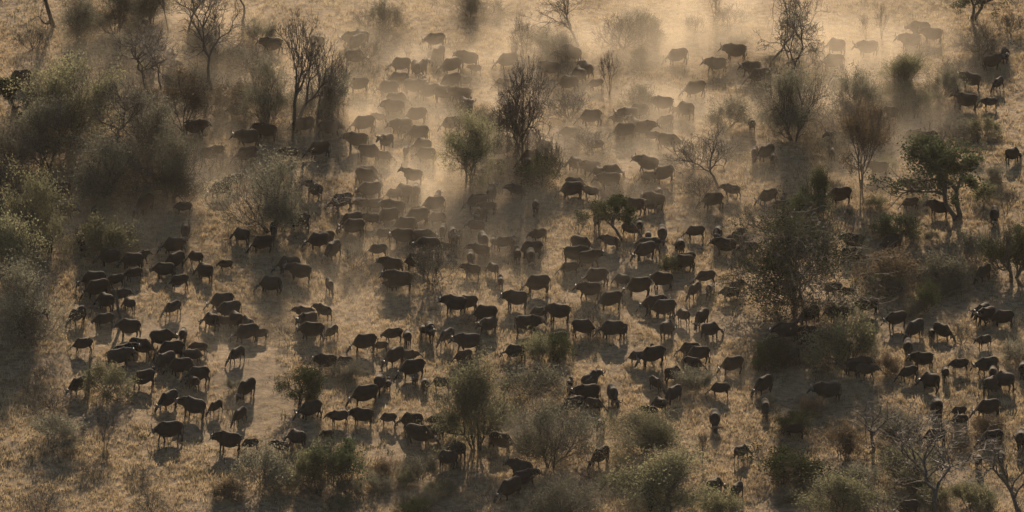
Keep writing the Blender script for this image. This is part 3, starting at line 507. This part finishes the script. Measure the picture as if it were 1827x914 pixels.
def buffalo_mesh(pose, fr, hi, turn=0., calf=False, mat='coat'):
    """fr: swing of the two fore legs, hi: swing of the two hind legs (metres, + forward). turn: sideways turn of the neck"""
    bm = bmesh.new()
    b = .86 if calf else 1.0       # calves: slighter body on long legs
    tz = .06 if calf else 0
    tilt_ = {'graze': -.09, 'low': -.05}.get(pose, .03)
    torso = [(-1.06, 0, 1.06, .08, .08, 0), (-1.03, 0, 1.06, .22, .20, 0), (-.93, 0, 1.05, .35 * b, .31 * b, 0), (-.72, 0, 1.03 + tz, .45 * b, .40 * b, 0), (-.45, 0, .98 + tz, .505 * b, .455 * b, 0), (-.1, 0, .93 + tz, .53 * b, .49 * b, 0),
              (.25, 0, .94 + tz, .545 * b, .475 * b, 0), (.52, 0, 1.0 + tz, .555 * b, .41 * b, 0), (.72, 0, 1.06 + tz * .5, .47 * b, .33 * b, .15), (.92, 0, 1.06, .33, .24, .3), (1.02, 0, 1.04, .17, .14, .3)]
    loft(bm, [(x, y, z - .035 + tilt_ * x + (.05 * math.exp(-((x - .5) / .28) ** 2) if tilt_ > 0 else -.03 * (x > .6)), hh * 1.075, hw * 1.05, p) for (x, y, z, hh, hw, p) in torso])
    if pose == 'graze':
        neck = [(.62, 1.05, .36, .2), (.94, .93, .31, .5), (1.20, .73, .25, .75), (1.37, .56, .20, .9)]; head = [(1.34, .60), (1.49, .44), (1.62, .28), (1.71, .14), (1.74, .08)]; ha = .95
    elif pose == 'low':
        neck = [(.62, 1.10, .36, .1), (.95, 1.04, .31, .3), (1.22, .93, .25, .45), (1.42, .83, .20, .5)]; head = [(1.40, .87), (1.55, .74), (1.70, .58), (1.80, .44), (1.83, .38)]; ha = .75
    elif pose == 'up':
        neck = [(.62, 1.14, .34, -.1), (.92, 1.24, .28, -.25), (1.16, 1.36, .215, -.25), (1.30, 1.43, .18, 0)]; head = [(1.26, 1.46), (1.42, 1.42), (1.60, 1.32), (1.74, 1.23), (1.79, 1.20)]; ha = .35
    else:
        neck = [(.62, 1.12, .36, 0), (.95, 1.15, .31, 0), (1.24, 1.17, .25, .05), (1.42, 1.15, .20, .2)]; head = [(1.40, 1.19), (1.56, 1.11), (1.74, .97), (1.86, .85), (1.90, .80)]; ha = .62
    def ty(x): return turn * max(0, x - .75) ** 1.2
    def tx(x): return x - (abs(turn) * .28 * max(0, x - .75) ** 1.3)
    loft(bm, [(tx(x), ty(x), z, h * 1.2 * b, h * .85 * b, p) for (x, z, h, p) in neck])
    hr = [(.15, .13), (.185, .155), (.15, .118), (.125, .108), (.115, .115)]
    hs = 1.08 if calf else 1.3
    loft(bm, [(tx(x), ty(x), z, r[0] * hs, r[1] * hs, ha) for (x, z), r in zip(head, hr)])
    hx, hz = head[1]
    # drooping fringed ears
    for s in (-1, 1):
        ex, ey, ez = tx(hx - .10), ty(hx - .1) + s * .12, hz + .06
        loft_e = [(ex, ey, ez, .03, .03, 0), (ex - .03, ey + s * .11, ez - .04, .075, .035, 0), (ex - .05, ey + s * .23, ez - .10, .065, .03, 0), (ex - .06, ey + s * .31, ez - .15, .02, .02, 0)]
        pv = None; fs = None
        for (x, y, z, rr, th, _) in loft_e:
            vs = [bm.verts.new((x + math.cos(a) * rr, y, z + math.sin(a) * th)) for a in [2 * math.pi * i / 8 for i in range(8)]]
            if pv:
                for i in range(8): bm.faces.new((pv[i], pv[(i + 1) % 8], vs[(i + 1) % 8], vs[i]))
            else: fs = vs
            pv = vs
        bm.faces.new(fs); bm.faces.new(pv)
    lr = .95 if calf else 1.25
    for k, s in enumerate((-1, 1)):
        d = fr[k]; y = s * .2
        limb(bm, [(.62, y, 1.12, .20, .10), (.66, y * 1.05, .86, .17 * b, .115 * b), (.66 + d * .25, y, .66, .115 * lr, .095 * lr), (.66 + d * .5, y, .46, .078 * lr, .072 * lr), (.66 + d * .6, y, .40, .075 * lr, .07 * lr),
                  (.66 + d * .85 - (.04 if d < 0 else 0), y, .20, .055 * lr, .052 * lr), (.66 + d, y, .10, .062 * lr, .06 * lr), (.68 + d, y, .0, .085 * lr, .075 * lr)])
        d = hi[k]; y = s * .2
        limb(bm, [(-.75, s * .14, 1.25, .20, .12), (-.74, y, 1.02, .27 * b, .15 * b), (-.70 + d * .2, y * 1.05, .80, .21 * b, .13 * b), (-.78 + d * .35, y, .62, .125 * lr, .09 * lr), (-.90 + d * .6, y, .46, .078 * lr, .062 * lr),
                  (-.89 + d * .75, y, .36, .066 * lr, .055 * lr), (-.86 + d * .9, y, .18, .054 * lr, .05 * lr), (-.84 + d, y, .09, .062 * lr, .058 * lr), (-.81 + d, y, .0, .085 * lr, .072 * lr)])
    # tail hanging behind, with its tuft
    limb(bm, [(-1.06, 0, 1.30, .04, .04), (-1.13, .01, 1.18, .032, .032), (-1.16, .02, .9, .028, .028), (-1.15, .03, .66, .028, .028), (-1.14, .03, .55, .05, .045), (-1.13, .03, .42, .045, .04), (-1.12, .03, .34, .02, .02)])
    for q in bm.verts: q.co.x *= KX; q.co.z *= KZ
    bmesh.ops.recalc_face_normals(bm, faces=bm.faces)
    me = bpy.data.meshes.new('tmp'); bm.to_mesh(me); bm.free()
    o = bpy.data.objects.new('tmp', me); COL.objects.link(o)
    m = o.modifiers.new('r', 'REMESH'); m.mode = 'VOXEL'; m.voxel_size = .028
    m = o.modifiers.new('s', 'SMOOTH'); m.iterations = 3; m.factor = .4
    m = o.modifiers.new('d', 'DECIMATE'); m.ratio = .35
    dg = bpy.context.evaluated_depsgraph_get()
    me2 = bpy.data.meshes.new_from_object(o.evaluated_get(dg))
    bpy.data.objects.remove(o)
    me2.name = 'buffalo_body'; me2.materials.clear(); me2.materials.append(M[mat])
    me2.polygons.foreach_set('use_smooth', np.ones(len(me2.polygons), bool))
    # horns: a broad boss, then down, out and up
    hm = None
    cx, cyy, cz = tx(hx - .04), ty(hx - .04), hz + (.15 if pose in ('walk', 'up') else .13)
    fx = math.sin(ha); segs = []
    sc = .55 if calf else 1
    P0, P1, A, Bq = [], [], [], []
    for s in (-1, 1):
        path = [(0, .0, .0, .10), (-.02, .11, .02, .11), (-.03, .22, -.03, .09), (-.03, .35, -.07, .07), (-.02, .46, -.02, .058), (0, .52, .09, .045), (.02, .50, .20, .032), (.03, .44, .28, .012)]
        if calf: path = [(0, .05, 0, .04), (-.01, .12, .04, .035), (0, .18, .12, .025), (.01, .2, .2, .01)]
        pa = np.array(path); t_ = np.arange(len(pa)); tf = np.linspace(0, len(pa) - 1, 4 * len(pa) - 3)
        ex = np.vstack([2 * pa[0] - pa[1], pa, 2 * pa[-1] - pa[-2]]); path = []
        for f_ in tf:      # Catmull-Rom through the points
            k_ = min(int(f_), len(pa) - 2); u_ = f_ - k_; q0, q1, q2, q3 = ex[k_:k_ + 4]
            path.append(.5 * (2 * q1 + (q2 - q0) * u_ + (2 * q0 - 5 * q1 + 4 * q2 - q3) * u_ ** 2 + (3 * q1 - q0 - 3 * q2 + q3) * u_ ** 3))
        for a_, b_ in zip(path[:-1], path[1:]):
            P0.append((cx + a_[0], cyy + s * a_[1], cz + a_[2])); P1.append((cx + b_[0], cyy + s * b_[1], cz + b_[2])); A.append(a_[3]); Bq.append(b_[3])
    V, F = tubes(P0, P1, A, Bq, 7); V = V * np.array([KX, 1, KZ])
    hm = mesh_from('horns', V, F, M['horn'], True)
    return me2, hm

T = {}
T['g'] = [buffalo_mesh('graze', (.05, -.12), (.1, -.1)), buffalo_mesh('graze', (.22, -.15), (-.18, .12)), buffalo_mesh('graze', (0, .08), (.0, .12), turn=.25)]
T['m'] = [buffalo_mesh('low', (.1, -.1), (-.1, .1)), buffalo_mesh('low', (.25, -.2), (.15, -.2), turn=-.3)]
T['w'] = [buffalo_mesh('walk', (.26, -.22), (-.2, .2)), buffalo_mesh('walk', (.05, -.05), (.08, -.05)), buffalo_mesh('walk', (-.1, .1), (.1, 0), turn=.35)]
T['u'] = [buffalo_mesh('up', (.05, 0), (.05, -.05))]
TC = {}
TC['g'] = [buffalo_mesh('graze', (.1, -.12), (.1, -.08), calf=True, mat='calfcoat')]
TC['m'] = [buffalo_mesh('low', (.15, -.12), (-.1, .1), calf=True, mat='calfcoat')]
TC['w'] = [buffalo_mesh('walk', (.2, -.16), (-.15, .15), calf=True, mat='calfcoat'), buffalo_mesh('walk', (.02, -.02), (.05, 0), calf=True, mat='calfcoat')]
TC['u'] = TC['w']

YAW = {'r': 0, 'ra': 48, 'a': 88, 'la': 132, 'l': 180, 'lt': 228, 't': 272, 'rt': 312}
herd = []
for (tx0, ty0), txt in HERD.items():
    for ent in txt.replace('\n', ' ').split(';'):
        f = ent.split()
        if len(f) != 5: continue
        u = tx0 + float(f[0]) / 4; v = ty0 + float(f[1]) / 4; hd, pose, s = f[2], f[3], float(f[4])
        if s < .5: continue
        calf = s <= .85  # split by size alone: true calves together with smaller grown buffalo
        yaw = YAW[hd] + prnd.uniform(-11, 11) * (2.2 if hd in 'lr' else 1.2)
        z = (1.46 if pose != 'g' else 1.43) * KZ * s
        p = at(u, v, z)
        p.y -= .62 * s * abs(math.sin(R(yaw)))
        lst = (TC if calf else T)[pose]; me, hm = lst[prnd.randrange(len(lst))]
        o = link('small_buffalo' if calf else 'buffalo', me)
        o.location = (p.x, p.y, float(hgt(p.x, p.y)) - .015); o.rotation_euler = (0, 0, R(yaw))
        sz = 1.04 * s * prnd.uniform(.97, 1.04); o.scale = (sz, sz, sz)
        h = link('horns', hm, o)
        tag(o, None, 'buffalo calf' if calf else 'buffalo', 'young buffalo in the herd' if calf else 'grown buffalo of the herd')
        herd.append([o, u, v + 14, hd, pose, s])

# ------------------------------------------------------------------ labels that single each thing out: rank beside a named landmark
ORD = ['nearest', 'second nearest', 'third nearest', 'fourth nearest', 'fifth nearest', 'sixth nearest', 'seventh nearest', 'eighth nearest', 'ninth nearest', 'tenth nearest', 'eleventh nearest', 'twelfth nearest', 'thirteenth nearest', 'fourteenth nearest', 'fifteenth nearest', 'sixteenth nearest']
LM = [(p[1], p[2], p[4]) for p in plants if p[4]]
def sector(dx, dy):
    if abs(dx) > abs(dy): return 'right of' if dx > 0 else 'left of'
    return 'below' if dy > 0 else 'above'
def rank_labels(items):
    """items: (u, v) -> (ordinal, sector, phrase) for each, unique"""
    out = [None] * len(items); best = [None] * len(items)
    for (lu, lv, ph) in LM:
        sec = {}
        for i, (u, v) in enumerate(items):
            dx, dy = u - lu, v - lv
            if dx == 0 and dy == 0: continue
            sec.setdefault(sector(dx, dy), []).append((math.hypot(dx, dy), i))
        for s, lst in sec.items():
            lst.sort()
            for r_, (d, i) in enumerate(lst[:16]):
                c = (r_ + d / 120, ORD[r_], s, ph)
                if best[i] is None or c < best[i]: best[i] = c
    return best
FACE = {'r': 'facing right', 'ra': 'angled away right', 'a': 'seen from behind', 'la': 'angled away left', 'l': 'facing left', 'lt': 'turned towards us', 't': 'facing us', 'rt': 'turned towards us'}
POSE = {'g': 'grazing', 'm': 'lowering its head', 'w': 'standing', 'u': 'raising its head'}
missing = 0
for cal in (False, True):
    sub = [h for h in herd if (h[0].name.startswith('small_buffalo')) == cal]
    for h, b in zip(sub, rank_labels([(x[1], x[2]) for x in sub])):
        n = 'small buffalo' if cal else 'buffalo'
        if b is None:
            missing += 1; h[0]['label'] = f'{n} {POSE[h[4]]} in the herd'; continue
        h[0]['label'] = f'{POSE[h[4]]} {n} {FACE[h[3]]}, {b[1]} {b[2]} the {b[3]}'
by = {}
for p in plants:
    if p[3]: p[0]['label'] = p[3]
    else: by.setdefault(p[5], []).append(p)
for desc, lst in by.items():
    for p, b in zip(lst, rank_labels([(x[1], x[2]) for x in lst])):
        p[0]['label'] = f'{desc}, of its kind {b[1]} {b[2]} the {b[3]}'
labs = [o['label'] for o in COL.objects if o.parent is None and 'label' in o]
print('HERD', len(herd), 'calves', sum(h[0].name.startswith('small_buffalo') for h in herd), 'plants', len(plants), 'missing', missing, 'dup labels', len(labs) - len(set(labs)), 'max words', max(len(l.split()) for l in labs))

# ------------------------------------------------------------------ dust over the herd, haze
def vol_mat(name, dens, col, g, absn=0):
    m, n, out = newmat(name)
    v = n.nodes.new('ShaderNodeVolumePrincipled'); v.inputs['Density'].default_value = dens; v.inputs['Color'].default_value = (*col, 1)
    v.inputs['Anisotropy'].default_value = g
    n.links.new(v.outputs[0], out.inputs['Volume'])
    return m
def dust_mat(dens, size):
    m, n, out = newmat('dust')
    v = n.nodes.new('ShaderNodeVolumePrincipled'); v.inputs['Color'].default_value = (.90, .81, .68, 1); v.inputs['Anisotropy'].default_value = .55
    tc = n.nodes.new('ShaderNodeTexCoord'); ln = n.nodes.new('ShaderNodeVectorMath'); ln.operation = 'LENGTH'
    n.links.new(tc.outputs['Object'], ln.inputs[0])
    mr = n.nodes.new('ShaderNodeMapRange'); mr.interpolation_type = 'SMOOTHSTEP'
    mr.inputs[1].default_value = 1.0; mr.inputs[2].default_value = .15; mr.inputs[3].default_value = 0; mr.inputs[4].default_value = dens * .62
    n.links.new(ln.outputs['Value'], mr.inputs[0])
    ge = n.nodes.new('ShaderNodeNewGeometry'); no = n.nodes.new('ShaderNodeTexNoise'); no.inputs['Scale'].default_value = size
    no.inputs['Detail'].default_value = 3; no.inputs['Distortion'].default_value = .6
    n.links.new(ge.outputs['Position'], no.inputs['Vector'])
    m2 = n.nodes.new('ShaderNodeMapRange'); m2.inputs[1].default_value = .40; m2.inputs[2].default_value = .66; m2.inputs[3].default_value = .12; m2.inputs[4].default_value = 2.1
    n.links.new(no.outputs['Fac'], m2.inputs[0])
    mu = n.nodes.new('ShaderNodeMath'); mu.operation = 'MULTIPLY'
    n.links.new(mr.outputs[0], mu.inputs[0]); n.links.new(m2.outputs[0], mu.inputs[1]); n.links.new(mu.outputs[0], v.inputs['Density'])
    n.links.new(v.outputs[0], out.inputs['Volume'])
    m.cycles.volume_step_rate = .3
    return m
def dust(u, v, wpx, depth, high, dens, label):
    p = at(u, v); k = pxm(p)
    bm = bmesh.new(); bmesh.ops.create_icosphere(bm, subdivisions=3, radius=1.03)
    me = bpy.data.meshes.new('dust'); bm.to_mesh(me); bm.free()
    me.materials.append(dust_mat(dens, .085))
    o = link('dust', me); o.location = (p.x, p.y, .1); o.scale = (wpx / k / 2, depth / 2, high)
    tag(o, label, 'dust', kind='stuff')
DUST = [
 (930, 230, 1700, 170, 6.0, .012, 'thin golden dust drifting over the whole middle of the herd'),
 (950, 110, 1400, 100, 6.0, .028, 'bright golden dust over the far buffalo above centre'),
 (1420, 40, 900, 100, 8.0, .036, 'bright dust plume at the top edge behind the crooked tree'),
 (780, 250, 560, 70, 4.0, .027, 'dust hanging above the packed buffalo left of the lone bare tree'),
 (1100, 255, 620, 70, 4.0, .036, 'dust hanging right of the lone round-crowned bare tree'),
 (760, 400, 640, 50, 3.2, .03, 'low dust among the buffalo left of centre'),
 (250, 350, 520, 60, 5.0, .028, 'blue grey dust lying in shade beside the woodland'),
 (1520, 230, 520, 70, 4.5, .04, 'dust drifting through the bushes at upper right'),
 (300, 90, 700, 90, 6.0, .025, 'thin dust between the bare trees at upper left'),
 (560, 620, 1300, 70, 2.2, .010, 'faint low dust between the near buffalo at left'),
 (1350, 560, 800, 70, 2.4, .011, 'thin dust round the buffalo right of centre'),
 (980, 830, 900, 50, 3.0, .013, 'faint grey dust near the bottom below the round grey tree'),
]
for d in DUST: dust(*d)
bm = bmesh.new(); bmesh.ops.create_cube(bm, size=1)
for q in bm.verts: q.co = Vector((q.co.x * 900, 380 + q.co.y * 1000, 117 + q.co.z * 242))
me = bpy.data.meshes.new('haze'); bm.to_mesh(me); bm.free(); me.materials.append(vol_mat('haze', .00002, (.95, .9, .82), .3))
HAZE = link('haze', me); tag(HAZE, 'thin pale haze filling the air above the savanna', 'haze', kind='stuff')
